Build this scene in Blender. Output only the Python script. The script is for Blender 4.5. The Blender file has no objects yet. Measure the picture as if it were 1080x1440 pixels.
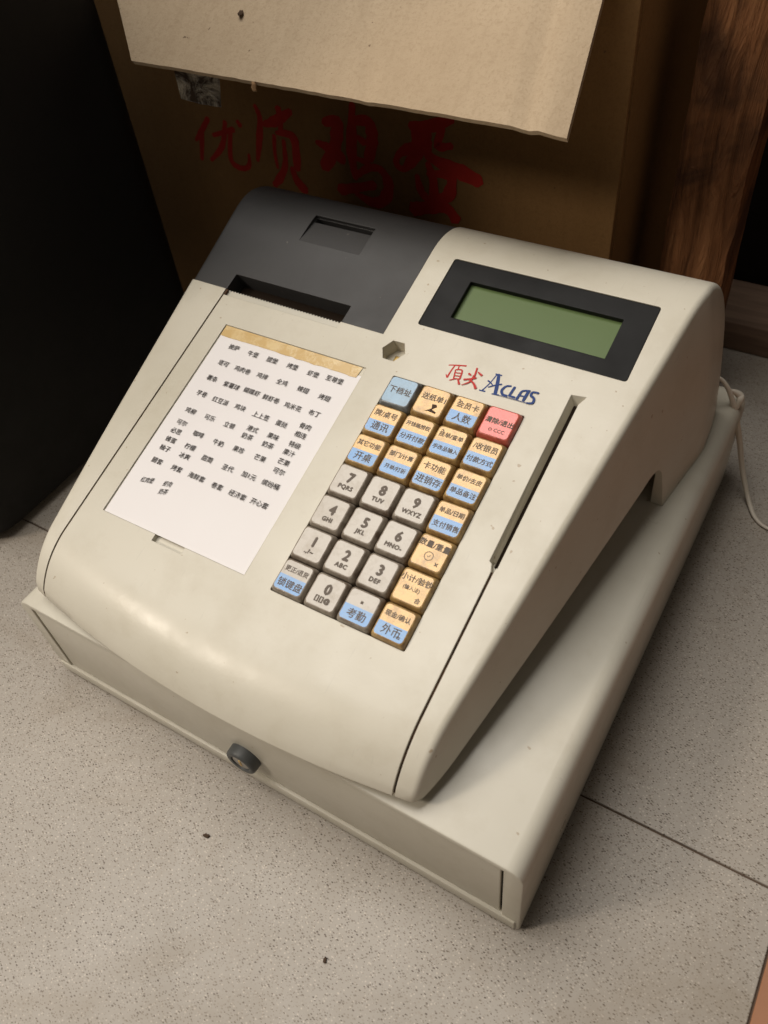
import bpy, bmesh, math, random
from mathutils import Vector, Matrix
random.seed(7)
SC = bpy.context.scene
COL = SC.collection
MM = 0.001

# ------------------------------------------------------------------ camera
# calibrated from the photograph; world in mm: x right, y back, z up, floor z=0, drawer front y=0
CAM = Vector((196.688, -111.899, 447.153))
RC = Matrix(((0.8540842278, 0.5119254835, -0.0920458099),
             (0.3331055224, -0.6742546941, -0.6591064545),
             (-0.3994757099, 0.5322714597, -0.7463955054)))      # rows: image right, image down, forward
FPX = 1164.6
cd = bpy.data.cameras.new('camera')
cam = bpy.data.objects.new('camera', cd); COL.objects.link(cam)
cd.sensor_fit = 'HORIZONTAL'; cd.sensor_width = 36.0; cd.lens = FPX / 1080 * 36.0
cd.clip_start = 0.01; cd.clip_end = 50
cd.dof.use_dof = True; cd.dof.focus_distance = 0.46; cd.dof.aperture_fstop = 15.0
m3 = Matrix((RC[0], -RC[1], -RC[2])).transposed()
cam.matrix_world = Matrix.Translation(CAM * MM) @ m3.to_4x4()
SC.camera = cam

# ------------------------------------------------------------------ world, lamps, exposure
W = bpy.data.worlds.new('World'); SC.world = W; W.use_nodes = True
bg = W.node_tree.nodes['Background']
bg.inputs[0].default_value = (1.0, 0.87, 0.74, 1); bg.inputs[1].default_value = 0.095

def area_lamp(name, loc, target, size, energy, col, spread=180, shape='DISK'):
    l = bpy.data.lights.new(name, 'AREA'); l.shape = shape; l.size = size; l.energy = energy
    l.color = col; l.spread = math.radians(spread)
    o = bpy.data.objects.new(name, l); COL.objects.link(o); o.location = loc
    o.rotation_euler = (Vector(target) - Vector(loc)).to_track_quat('-Z', 'Y').to_euler()
    return o
# the ceiling lamp of the room, overhead and to the left of the register
area_lamp('ceiling_lamp', (-0.50, 0.10, 1.36), (-0.20, -0.06, 0.08), 1.25, 11.2, (1.0, 0.948, 0.88), 120)
# a second, weaker lamp farther off in the room, to the front left
area_lamp('room_lamp', (-1.24, -1.20, 1.52), (-0.05, 0.1, 0.1), 0.36, 2.0, (1.0, 0.88, 0.74), 60)
SC.view_settings.view_transform = 'Standard'; SC.view_settings.look = 'None'
SC.view_settings.exposure = 0.0; SC.view_settings.gamma = 1.0

# ------------------------------------------------------------------ pixel helpers
TH = math.radians(17.42318); CT, ST = math.cos(TH), math.sin(TH)
O0 = Vector((-3.6, 180.8, 158.9))                 # keypad corner on the sloping panel
PV = Vector((0, CT, ST)); PN = Vector((0, -ST, CT)); PX = Vector((1, 0, 0))
def ray(u, v):
    a = Vector(((u - 540) / FPX, (v - 720) / FPX, 1.0))
    return RC.transposed() @ a
def hit(u, v, n, c):
    d = ray(u, v); n = Vector(n); return CAM + d * ((c - n.dot(CAM)) / n.dot(d))
def panel(u, v):                                   # pixel -> (x, s) on the panel
    p = hit(u, v, PN, PN.dot(O0)); return p.x, (p - O0).dot(PV)
def pp(x, s, h=0.0):                               # (x, s, height) of the panel -> world mm
    q = O0 + PV * s + PN * h; q.x = x; return q
def zpan(y): return O0.z + (y - O0.y) * ST / CT

# ------------------------------------------------------------------ materials
MATS = {}
def srgb(r, g, b):
    f = lambda c: (c / 255 / 12.92) if c / 255 <= 0.04045 else ((c / 255 + 0.055) / 1.055) ** 2.4
    return (f(r), f(g), f(b), 1)
class NT:
    def __init__(s, name):
        s.m = bpy.data.materials.new(name); s.m.use_nodes = True; s.t = s.m.node_tree; s.N = s.t.nodes
        s.b = s.N['Principled BSDF']
        s.co = s.N.new('ShaderNodeTexCoord'); MATS[name] = s.m
    def new(s, typ, **kw):
        n = s.N.new(typ)
        for k, v in kw.items(): setattr(n, k, v)
        return n
    def link(s, a, b): s.t.links.new(a, b)
    def noise(s, scale, detail=3, rough=.5, vec=None, dist=0):
        n = s.new('ShaderNodeTexNoise'); n.inputs['Scale'].default_value = scale
        n.inputs['Detail'].default_value = detail; n.inputs['Roughness'].default_value = rough
        n.inputs['Distortion'].default_value = dist
        s.link(vec or s.co.outputs['Object'], n.inputs['Vector']); return n.outputs['Fac']
    def ramp(s, fac, stops):
        r = s.new('ShaderNodeValToRGB'); e = r.color_ramp.elements
        while len(e) > 1: e.remove(e[-1])
        e[0].position, e[0].color = stops[0][0], stops[0][1]
        for p, c in stops[1:]:
            k = e.new(p); k.color = c
        s.link(fac, r.inputs[0]); return r.outputs[0]
    def mix(s, fac, a, b, mode='MIX'):
        n = s.new('ShaderNodeMix', data_type='RGBA', blend_type=mode)
        for sock, v in ((n.inputs[0], fac), (n.inputs[6], a), (n.inputs[7], b)):
            if hasattr(v, 'is_linked'): s.link(v, sock)
            else: sock.default_value = v
        return n.outputs[2]
    def color(s, v):
        if hasattr(v, 'is_linked'): s.link(v, s.b.inputs['Base Color'])
        else: s.b.inputs['Base Color'].default_value = v
    def rough(s, v):
        if hasattr(v, 'is_linked'): s.link(v, s.b.inputs['Roughness'])
        else: s.b.inputs['Roughness'].default_value = v
    def bump(s, fac, strength=.2, dist=.001, edge=0):
        b = s.new('ShaderNodeBump'); b.inputs['Strength'].default_value = strength
        b.inputs['Distance'].default_value = dist; s.link(fac, b.inputs['Height'])
        if edge: s.link(s.bevel(edge), b.inputs['Normal'])
        s.link(b.outputs[0], s.b.inputs['Normal'])
    def bevel(s, r):
        v = s.new('ShaderNodeBevel', samples=6); v.inputs['Radius'].default_value = r; return v.outputs[0]
    def spec(s, v): s.b.inputs['Specular IOR Level'].default_value = v
G = lambda v: (v, v, v, 1)

def plastic(name, col, rough=.36, grime=.25, edge=.0007, spec=.45, gr=(.30, .20, .10, 1), tex=.04):
    n = NT(name)
    big = n.noise(9, 4, .6); fine = n.noise(420, 2)
    f = n.ramp(big, [(.42, G(0)), (.78, G(grime))])
    dots = n.ramp(n.noise(260, 1.5, .5), [(.755, G(0)), (.78, G(min(1, 1.5 * grime)))])
    c = n.mix(f, col, tuple(col[i] * (.72, .70, .62)[i] for i in range(3)) + (1,))
    c = n.mix(dots, c, gr)
    mp = n.new('ShaderNodeMapping'); n.link(n.co.outputs['Object'], mp.inputs[0]); mp.inputs['Rotation'].default_value = (.2, .1, .5); mp.inputs['Scale'].default_value = (1, .025, .3)
    scr = n.ramp(n.noise(700, 2, .5, mp.outputs[0]), [(.70, G(0)), (.73, G(.35 * grime))])
    mid = n.ramp(n.noise(38, 5, .7), [(.50, G(0)), (.75, G(.55 * grime))])
    c = n.mix(mid, c, tuple(col[i] * (.66, .60, .50)[i] for i in range(3)) + (1,))
    c = n.mix(scr, c, tuple(min(1, col[i] * .55 + .03) for i in range(3)) + (1,))
    n.color(c)
    n.rough(n.ramp(n.noise(30, 4, .65), [(.3, G(rough - .06)), (.7, G(rough + .12))]))
    n.spec(spec); n.bump(fine, tex, .0004, edge); return n.m
plastic('cream', (.615, .58, .488, 1), rough=.34, grime=.40, tex=.12)
plastic('cream_drawer', (.585, .555, .47, 1), rough=.33, grime=.38, edge=.0006)
plastic('grey_cover', (.046, .045, .045, 1), rough=.5, grime=.3, gr=(.2, .18, .15, 1), tex=.10)
plastic('black_plastic', (.012, .011, .010, 1), rough=.6, grime=0, spec=.2)
plastic('bezel', (.008, .008, .008, 1), rough=.5, grime=.1, gr=(.06, .05, .05, 1), spec=.2)
plastic('tear_bar', (.56, .535, .46, 1), rough=.3, grime=.2, edge=0)
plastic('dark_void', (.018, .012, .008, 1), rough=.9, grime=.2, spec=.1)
plastic('lock_rubber', (.075, .08, .08, 1), rough=.45, grime=.2)
plastic('cord', (.68, .62, .53, 1), rough=.5, grime=.4, edge=0)

def simple(name, col, rough=.5, spec=.5, metal=0, nz=0, coat=0):
    n = NT(name); n.rough(rough); n.spec(spec); n.b.inputs['Metallic'].default_value = metal
    if nz:
        f = n.ramp(n.noise(90, 4, .65), [(.38, G(0)), (.75, G(nz))])
        n.color(n.mix(f, col, tuple(c * .45 for c in col[:3]) + (1,)))
    else: n.color(col)
    if coat: n.b.inputs['Coat Weight'].default_value = coat; n.b.inputs['Coat Roughness'].default_value = .2
    return n.m
n = NT('seam_dirt'); n.color(n.ramp(n.noise(90, 4, .7), [(.35, (.025, .015, .010, 1)), (.68, (.10, .045, .018, 1)), (.8, (.28, .2, .12, 1))])); n.rough(.9)
simple('brass', (.65, .45, .16, 1), .35, .5, 1, .4)
simple('ink_black', (.15, .125, .105, 1), .7, .2)
simple('menu_ink', (.04, .035, .035, 1), .8, .2)
simple('logo_red', srgb(190, 48, 40), .55, .3, 0, .15)
simple('logo_blue', srgb(28, 58, 118), .55, .3, 0, .1)
simple('steel', (.42, .40, .37, 1), .4, .5, .8, .4)
simple('crumb', (.075, .05, .035, 1), .9, .1)
simple('crumb_pale', (.35, .22, .12, 1), .9, .1)

def key_body(name, col, dirt):
    n = NT(name)
    pos = n.new('ShaderNodeNewGeometry').outputs['Position']
    d = n.ramp(n.noise(150, 5, .7, pos), [(.40, G(0)), (.66, G(.9))])
    n.color(n.mix(d, col, dirt)); n.rough(.33); n.spec(.5)
    n.b.inputs['Coat Weight'].default_value = .15
    n.bump(n.noise(300, 2), .08, .0004, .0006); return n.m
key_body('key_amber', (.42, .275, .105, 1), (.17, .09, .035, 1))
key_body('key_grey', (.30, .26, .21, 1), (.10, .062, .036, 1))
key_body('key_red', (.55, .125, .085, 1), (.28, .05, .03, 1))
key_body('key_slate', (.17, .19, .20, 1), (.07, .06, .05, 1))

def insert(name, col, dirt=(.35, .24, .12, 1), amt=.5):
    n = NT(name)
    pos = n.new('ShaderNodeNewGeometry').outputs['Position']
    d = n.ramp(n.noise(120, 5, .72, pos), [(.47, G(0)), (.72, G(amt))])
    n.color(n.mix(d, col, dirt)); n.rough(.34); n.spec(.45); n.b.inputs['Coat Weight'].default_value = .4; n.b.inputs['Coat Roughness'].default_value = .12
    n.bump(n.noise(140, 3, .5, pos), .22, .0008); return n.m
insert('paper_yellow', srgb(234, 188, 114), (.33, .20, .085, 1), .75)
insert('paper_blue', srgb(108, 158, 212), (.28, .32, .34, 1), .5)
insert('paper_grey', srgb(184, 176, 164), (.30, .24, .165, 1), .55)
insert('paper_red', srgb(238, 108, 98), (.55, .10, .08, 1), .4)
insert('paper_slate', srgb(132, 166, 192), (.2, .25, .28, 1), .5)

n = NT('menu_paper'); f = n.ramp(n.noise(14, 3), [(.35, G(0)), (.75, G(.5))])
n.color(n.mix(f, (.81, .785, .785, 1), (.76, .73, .725, 1))); n.rough(.6); n.spec(.25); n.bump(n.noise(25, 2), .12, .002)
n = NT('yellow_tape'); f = n.ramp(n.noise(110, 4, .7), [(.45, G(0)), (.62, G(1))])
n.color(n.mix(f, srgb(206, 176, 122), srgb(220, 196, 148))); n.rough(.3); n.bump(f, .3, .0006)
n = NT('lcd'); f = n.noise(16, 2)
n.color(n.mix(f, (.092, .14, .05, 1), (.112, .16, .062, 1))); n.rough(.32); n.spec(.22)
n = NT('clear_tape'); f = n.ramp(n.noise(35, 4, .7, dist=2), [(.42, G(0)), (.66, G(1))])
n.color(n.mix(f, (.05, .035, .025, 1), (.42, .38, .30, 1))); n.rough(.22); n.bump(f, .8, .003)

def cardboard(name, col, dark):
    n = NT(name)
    mp = n.new('ShaderNodeMapping'); n.link(n.co.outputs['Object'], mp.inputs[0]); mp.inputs['Scale'].default_value = (1, .05, .05)
    streak = n.noise(130, 4, .6, mp.outputs[0]); blot = n.noise(11, 4, .6); fib = n.noise(600, 3, .7)
    c = n.mix(n.ramp(blot, [(.38, G(0)), (.72, G(.55))]), col, dark)
    c = n.mix(n.ramp(streak, [(.45, G(0)), (.75, G(.30))]), c, dark)
    c = n.mix(n.ramp(fib, [(.52, G(0)), (.70, G(.75))]), c, dark); c = n.mix(n.ramp(n.noise(260, 4, .7), [(.50, G(0)), (.72, G(.6))]), c, dark)
    specks = n.ramp(n.noise(170, 2, .6), [(.735, G(0)), (.76, G(.7))])
    c = n.mix(specks, c, (.10, .06, .035, 1))
    n.color(c); n.rough(.85); n.spec(.15)
    h = n.mix(.5, streak, fib); n.bump(h, .45, .0012); return n.m
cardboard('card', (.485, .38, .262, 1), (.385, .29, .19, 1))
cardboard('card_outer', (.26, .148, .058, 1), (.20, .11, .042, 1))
simple('card_red', (.44, .028, .018, 1), .8, .2, 0, .35)

n = NT('floor_stone')
geo = n.co.outputs['Object']
big = n.ramp(n.noise(5, 3), [(.3, G(0)), (.7, G(1))])
base = n.mix(big, (.405, .368, .322, 1), (.36, .327, .285, 1))
wob = n.new('ShaderNodeTexNoise'); wob.inputs['Scale'].default_value = 900; wob.inputs['Detail'].default_value = 1; n.link(geo, wob.inputs['Vector'])
def flecks(scale, rot, stretch, off, r0, r1, seedloc):
    # flecks of uneven size: one per cell of a stretched cell pattern, their outline broken by noise
    mp = n.new('ShaderNodeMapping'); n.link(geo, mp.inputs[0]); mp.inputs['Rotation'].default_value = (0, 0, rot); mp.inputs['Scale'].default_value = (1, stretch, 1); mp.inputs['Location'].default_value = seedloc
    v = n.new('ShaderNodeTexVoronoi', voronoi_dimensions='2D'); v.inputs['Scale'].default_value = scale; n.link(mp.outputs[0], v.inputs['Vector'])
    sep = n.new('ShaderNodeSeparateColor'); n.link(v.outputs['Color'], sep.inputs[0])
    rad = n.new('ShaderNodeMapRange'); n.link(sep.outputs[0], rad.inputs[0]); rad.inputs[3].default_value = r0; rad.inputs[4].default_value = r1
    w_ = n.new('ShaderNodeMath', operation='MULTIPLY_ADD'); n.link(wob.outputs['Fac'], w_.inputs[0]); w_.inputs[1].default_value = .45; w_.inputs[2].default_value = -.225
    d1 = n.new('ShaderNodeMath', operation='ADD'); n.link(v.outputs['Distance'], d1.inputs[0]); n.link(w_.outputs[0], d1.inputs[1])
    df_ = n.new('ShaderNodeMath', operation='SUBTRACT'); n.link(rad.outputs[0], df_.inputs[0]); n.link(d1.outputs[0], df_.inputs[1])
    sm = n.new('ShaderNodeMapRange'); n.link(df_.outputs[0], sm.inputs[0]); sm.inputs[1].default_value = 0; sm.inputs[2].default_value = .10
    return sm.outputs[0], sep.outputs[1]
f1, t1 = flecks(600, .6, 1.6, 0, -.14, .46, (0, 0, 0))
f2, t2 = flecks(500, -.8, 1.8, 0, -.55, .38, (.3, .7, 0))
f3, t3 = flecks(560, 1.9, 1.3, 0, -.3, .36, (.9, .2, 0))
c = n.mix(f3, base, (.52, .468, .405, 1))
c = n.mix(f1, c, n.ramp(t1, [(.2, (.22, .19, .155, 1)), (.8, (.34, .30, .255, 1))]))
c = n.mix(f2, c, n.ramp(t2, [(.2, (.10, .078, .06, 1)), (.8, (.19, .155, .12, 1))]))
stain = n.ramp(n.noise(7, 5, .7, None, 1.2), [(.50, G(0)), (.72, G(.42))])
c = n.mix(stain, c, (.25, .20, .14, 1))
n.color(c); n.rough(n.ramp(n.noise(20, 3), [(.3, G(.34)), (.7, G(.5))])); n.spec(.32); n.bump(n.noise(200, 2), .05, .0006, .0008)
n = NT('floor_red'); n.color(n.mix(n.noise(40, 4), srgb(176, 128, 96), srgb(148, 102, 74))); n.rough(.5)
simple('grout', (.13, .09, .065, 1), .95, .1, 0, .3)
simple('wall_dark', (.012, .009, .007, 1), .95, .1, 0, .3)
n = NT('wood')
mp = n.new('ShaderNodeMapping'); n.link(n.co.outputs['Object'], mp.inputs[0]); mp.inputs['Scale'].default_value = (1, 1, .10)
g1 = n.noise(75, 6, .65, mp.outputs[0], 2.0); g2 = n.noise(14, 4, .6, None, 1)
c = n.ramp(g1, [(.25, (.05, .022, .010, 1)), (.5, (.21, .09, .036, 1)), (.72, (.34, .165, .072, 1))])
c = n.mix(n.ramp(g2, [(.45, G(0)), (.62, G(.8))]), c, (.055, .026, .014, 1))
n.color(c); n.rough(.7); n.spec(.2); n.bump(g1, 1.0, .006)
n = NT('wood_pale')
mp = n.new('ShaderNodeMapping'); n.link(n.co.outputs['Object'], mp.inputs[0]); mp.inputs['Scale'].default_value = (.08, 1, 1)
g1 = n.noise(60, 5, .65, mp.outputs[0], 1.5)
n.color(n.ramp(g1, [(.3, (.14, .085, .055, 1)), (.7, (.30, .20, .14, 1))])); n.rough(.8); n.bump(g1, .6, .002)

# ------------------------------------------------------------------ object helpers
def finish(name, me, mat, parent=None, sharp=35, smooth=True):
    me.materials.clear(); me.materials.append(MATS[mat])
    if smooth:
        me.polygons.foreach_set('use_smooth', [True] * len(me.polygons))
        me.set_sharp_from_angle(angle=math.radians(sharp))
    o = bpy.data.objects.new(name, me); COL.objects.link(o)
    if parent: o.parent = parent; o.matrix_parent_inverse = parent_inv(parent)
    return o
def parent_inv(p):
    m = Matrix.Identity(4); q = p
    while q: m = q.matrix_basis @ m if q is p else q.matrix_basis @ m; q = None if q.parent is None else q.parent
    # parents are Empties at a location or meshes at the origin: only the root carries a location
    root = p
    while root.parent: root = root.parent
    return Matrix.Translation(-root.location) if p is root else Matrix.Identity(4)
def from_bm(name, bm, mat, parent=None, sharp=35, smooth=True, scale=True):
    bmesh.ops.recalc_face_normals(bm, faces=bm.faces[:])
    me = bpy.data.meshes.new(name)
    if scale: bmesh.ops.scale(bm, vec=(MM, MM, MM), verts=bm.verts[:])
    bm.to_mesh(me); bm.free(); return finish(name, me, mat, parent, sharp, smooth)
def thing(name, loc, label, cat, group=None):
    o = bpy.data.objects.new(name, None); COL.objects.link(o); o.empty_display_size = .02
    o.location = Vector(loc) * MM; tag(o, label, cat, group); return o
def tag(o, label, cat, group=None):
    o['label'] = label; o['category'] = cat
    if group: o['group'] = group
    return o
def add_box(bm, lo, hi, bev=0, seg=2, mtx=None):
    r = bmesh.ops.create_cube(bm, size=1.0)
    vs = r['verts']; lo, hi = Vector(lo), Vector(hi)
    for v in vs:
        v.co = Vector([lo[i] + (v.co[i] + .5) * (hi[i] - lo[i]) for i in range(3)])
    if bev:
        es = list({e for v in vs for e in v.link_edges})
        rr = bmesh.ops.bevel(bm, geom=es, offset=bev, segments=seg, affect='EDGES', profile=.5)
        vs = list({v for f in rr['faces'] for v in f.verts} | {v for v in vs if v.is_valid})
    if mtx:
        for v in vs: v.co = mtx @ v.co
    return vs
def panel_mtx():
    m = Matrix((PX, PV, PN)).transposed().to_4x4()
    o = O0.copy(); o.x = 0; m.translation = o; return m
PM = panel_mtx()                                    # (x, s, h) -> world mm
def prism(bm, poly, h0, h1, mtx=None):
    a = [bm.verts.new((x, y, h0)) for x, y in poly]; b = [bm.verts.new((x, y, h1)) for x, y in poly]
    k = len(poly)
    bm.faces.new(a[::-1]); bm.faces.new(b)
    for i in range(k): bm.faces.new((a[i], a[(i + 1) % k], b[(i + 1) % k], b[i]))
    if mtx:
        for v in a + b: v.co = mtx @ v.co
    return a + b
def boolean(o, cutters, op='DIFFERENCE'):
    for c in cutters:
        m = o.modifiers.new('cut', 'BOOLEAN'); m.operation = op; m.solver = 'EXACT'; m.use_self = o.name in ('body_shell', 'printer_cover') and c is cutters[0]; m.object = c
    bpy.context.view_layer.update()
    dg = bpy.context.evaluated_depsgraph_get()
    me = bpy.data.meshes.new_from_object(o.evaluated_get(dg))
    o.modifiers.clear(); old = o.data; o.data = me; bpy.data.meshes.remove(old)
    me.polygons.foreach_set('use_smooth', [True] * len(me.polygons)); me.set_sharp_from_angle(angle=math.radians(33))
def temp(bm):
    bmesh.ops.recalc_face_normals(bm, faces=bm.faces[:])
    bmesh.ops.scale(bm, vec=(MM, MM, MM), verts=bm.verts[:])
    me = bpy.data.meshes.new('tmp'); bm.to_mesh(me); bm.free()
    o = bpy.data.objects.new('tmp', me); COL.objects.link(o); return o
def drop(objs):
    for o in objs:
        me = o.data; bpy.data.objects.remove(o); bpy.data.meshes.remove(me)
def smooth_path(pts, n=6):
    out = []; P = [tuple(p) for p in pts]; P = [P[0]] + P + [P[-1]]
    for i in range(1, len(P) - 2):
        for k in range(n):
            t = k / n; a, b, c, d = P[i - 1], P[i], P[i + 1], P[i + 2]
            out.append(tuple(.5 * ((2 * b[j]) + (-a[j] + c[j]) * t + (2 * a[j] - 5 * b[j] + 4 * c[j] - d[j]) * t * t + (-a[j] + 3 * b[j] - 3 * c[j] + d[j]) * t ** 3) for j in range(len(b))))
    out.append(P[-2]); return out
def stroke(bm, pts, mtx, h, jitter=0, n=5):
    """brush stroke: pts (x, y, width) in plane coordinates"""
    S = smooth_path(pts, n); L = []; R = []
    for i, (x, y, w) in enumerate(S):
        a = S[max(i - 1, 0)]; b = S[min(i + 1, len(S) - 1)]
        d = Vector((b[0] - a[0], b[1] - a[1])); d = d.normalized() if d.length > 1e-6 else Vector((1, 0))
        nn = Vector((-d.y, d.x)); k = w / 2 * (1 + random.uniform(-jitter, jitter))
        L.append((x + nn.x * k, y + nn.y * k)); R.append((x - nn.x * k, y - nn.y * k))
        if i == 0: s0 = (x - d.x * w * .3, y - d.y * w * .3)
        if i == len(S) - 1: s1 = (x + d.x * w * .3, y + d.y * w * .3)
    for i in range(len(L) - 1):
        try: bm.faces.new([bm.verts.new(mtx @ Vector((p[0], p[1], h + .004 * i))) for p in (L[i], L[i + 1], R[i + 1], R[i])])
        except ValueError: pass
    for a, b, c in ((L[0], R[0], s0), (L[-1], R[-1], s1)):
        bm.faces.new([bm.verts.new(mtx @ Vector((p[0], p[1], h))) for p in (a, b, c)])
_tc = {}
def text_mesh(body, size, bold=0.0, lead=1.0, shear=0.0, sx=1.0, space=1.0):
    k = (body, size, bold, lead, shear, sx, space)
    if k not in _tc:
        c = bpy.data.curves.new('lettering', 'FONT'); c.body = body; c.size = size
        c.align_x = 'CENTER'; c.align_y = 'CENTER'; c.space_line = lead; c.shear = shear; c.resolution_u = 2
        c.space_character = space
        o = bpy.data.objects.new('lettering', c); COL.objects.link(o); bpy.context.view_layer.update()
        me = bpy.data.meshes.new_from_object(o.evaluated_get(bpy.context.evaluated_depsgraph_get()))
        bpy.data.objects.remove(o); bpy.data.curves.remove(c)
        if len(me.vertices):
            xs = [v.co.x for v in me.vertices]; ys = [v.co.y for v in me.vertices]
            cx, cy = (min(xs) + max(xs)) / 2, (min(ys) + max(ys)) / 2
            for v in me.vertices: v.co.x = (v.co.x - cx) * sx; v.co.y -= cy
        if bold and len(me.vertices):
            bm = bmesh.new(); bm.from_mesh(me)
            for q, (dx, dy) in enumerate(((bold, 0), (-bold, 0), (0, bold), (0, -bold))):
                m2 = me.copy(); m2.transform(Matrix.Translation((dx, dy, -.01 * (q + 1)))); bm.from_mesh(m2); bpy.data.meshes.remove(m2)
            bm.to_mesh(me); bm.free()
        _tc[k] = me
    return _tc[k]
def text_on(name, body, size, x, y, h, mtx, mat, parent, rot=0, **kw):
    me = text_mesh(body, size, **kw).copy()
    M = mtx @ Matrix.Translation((x, y, h)) @ Matrix.Rotation(rot, 4, 'Z')
    me.transform(Matrix.Scale(MM, 4) @ M); return finish(name, me, mat, parent, smooth=False)

# ------------------------------------------------------------------ the setting: floor and back wall
bm = bmesh.new(); add_box(bm, (-1400, -1300, -30), (1400, 760, -1.4))
floor = from_bm('floor', bm, 'grout', smooth=False); floor['kind'] = 'structure'
for ix in range(-2, 2):
    for iy in range(-2, 1):
        x0, y0 = 265 + 600 * ix - 600, 79 + 600 * iy
        if x0 > 1000: continue
        bm = bmesh.new(); add_box(bm, (x0 + .6, y0 + .6, -9), (x0 + 599.4, y0 + 599.4, 0), .4, 1)
        from_bm('floor_tile', bm, 'floor_red' if ix >= 1 else 'floor_stone', floor)
bm = bmesh.new(); add_box(bm, (-1400, 553, -3), (1400, 590, 1500))
wall = from_bm('wall', bm, 'wall_dark', smooth=False); wall['kind'] = 'structure'

# ------------------------------------------------------------------ the cash register
reg = thing('cash_register', (0, 175, 0), 'cream cash register with number keys, green display and dark grey printer cover', 'cash register')
XC = -20.5
def half(y):
    v = 123.8 + .097 * min(y, 283)
    if y > 283: v -= 4 * ((y - 283) / 40) ** 2
    return v
def bulge(x):
    t = x + 8; return .00072 * t * t
def bottom_z(y):
    if y < 8: return 84.5
    if y < 203: return 85 + (y - 8) * .138
    if y < 214: return 112 + 1.5 * math.sin((y - 203) / 11 * math.pi / 2)
    if y < 225: return 113.5 - 12 * (1 - math.sqrt(max(0, 1 - ((y - 214) / 11) ** 2)))
    if y < 227.5: return 101.5 - (y - 225) / 2.5 * 24.5
    return 77.0
def body_mesh(inset=0.0):
    rows = []                                        # (y, z, ny, nz, w) front-bottom -> back-bottom, w: share of the front bulge
    r = 51.3; ys = 24.5; cy, cz = ys + r * ST, zpan(ys) - r * CT
    ae = math.radians(62); rows.append((cy - r * math.sin(ae) + 2.2, cz + r * math.cos(ae) - 1.5, -.98, .17, 1)); rows.append((cy - r * math.sin(ae) + .3, cz + r * math.cos(ae) - 1.1, -.98, .17, 1))
    for k in range(15):
        a = ae + (TH - ae) * k / 14
        rows.append((cy - r * math.sin(a), cz + r * math.cos(a), -math.sin(a), math.cos(a), 1))
    y = 28.0
    ysx = []
    while y < 262: ysx.append(y); y += 4 if not 198 < y < 230 else 1.25
    for y in ysx: rows.append((y, zpan(y), -ST, CT, max(0, 1 - (y - 24.5) / 90) ** 1.5))
    R = 45.0; by, bz = 262 + R * ST, zpan(262) - R * CT
    for k in range(22):
        a = TH - (TH + math.pi / 2) * k / 21
        rows.append((by - R * math.sin(a), bz + R * math.cos(a), -math.sin(a), math.cos(a), 0))
    for z in (125, 105, 90, 77): rows.append((by + R, z, 1, 0, 0))
    NXC = 44; bm = bmesh.new(); grid = []
    fr = 4.0
    for (y, z, ny, nz, w) in rows:
        y -= ny * inset; z -= nz * inset
        h = half(y) - inset; zt = zpan(max(24.5, min(262, y)))
        dr = lambda sd, q: (25 if sd > 0 else 3) * (1 - math.exp(-max(0, zt - q) / 95))     # draft: the sides splay towards the bottom
        nt = Vector((0, ny, nz)); nt.normalize()
        def shift(x, P):
            d = bulge(x) * w; return Vector((P.x, P.y + d, P.z + d * ST / CT * (1 if z > 86 else .3)))
        for side in (-1, 1):
            ns = Vector((side, 0, .26 if side > 0 else .08)).normalized()
            kf = .25 if y < 26 else 1.0; xe = XC + side * (h + kf * dr(side, z) - 2.6)
            c = Vector((xe, y, z)) - nt * fr
            fil = []
            for k in range(0, 8):
                v = nt.slerp(ns, k / 7) if nt.dot(ns) < .999 else ns
                P = c + v * fr; fil.append(shift(xe, P))
            F = fil[-1]; zb = min(bottom_z(F.y), F.z - .01); ex = dr(side, F.z)
            col = []
            for k in range(1, 11):
                zz = F.z + (zb - F.z) * k / 10; dz = F.z - zz
                col.append(Vector((F.x + side * (dr(side, zz) - ex), F.y, zz)))
            if side < 0: left = (fil + col)[::-1]
            else: right = fil + col
        mid = []
        for i in range(1, NXC):
            xl, xr = XC - h - kf * dr(-1, z) + 2.6, XC + h + kf * dr(1, z) - 2.6; x = xl + (xr - xl) * i / NXC
            mid.append(shift(x, Vector((x, y, z))))
        grid.append([bm.verts.new(p) for p in left + mid + right])
    for a, b in zip(grid[:-1], grid[1:]):
        for i in range(len(a) - 1): bm.faces.new((a[i], a[i + 1], b[i + 1], b[i]))
        bm.faces.new((a[-1], a[0], b[0], b[-1]))
    bm.faces.new(grid[0]); bm.faces.new(grid[-1])
    bmesh.ops.remove_doubles(bm, verts=bm.verts[:], dist=.02)
    bmesh.ops.dissolve_degenerate(bm, edges=bm.edges[:], dist=.005)
    return bm

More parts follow.
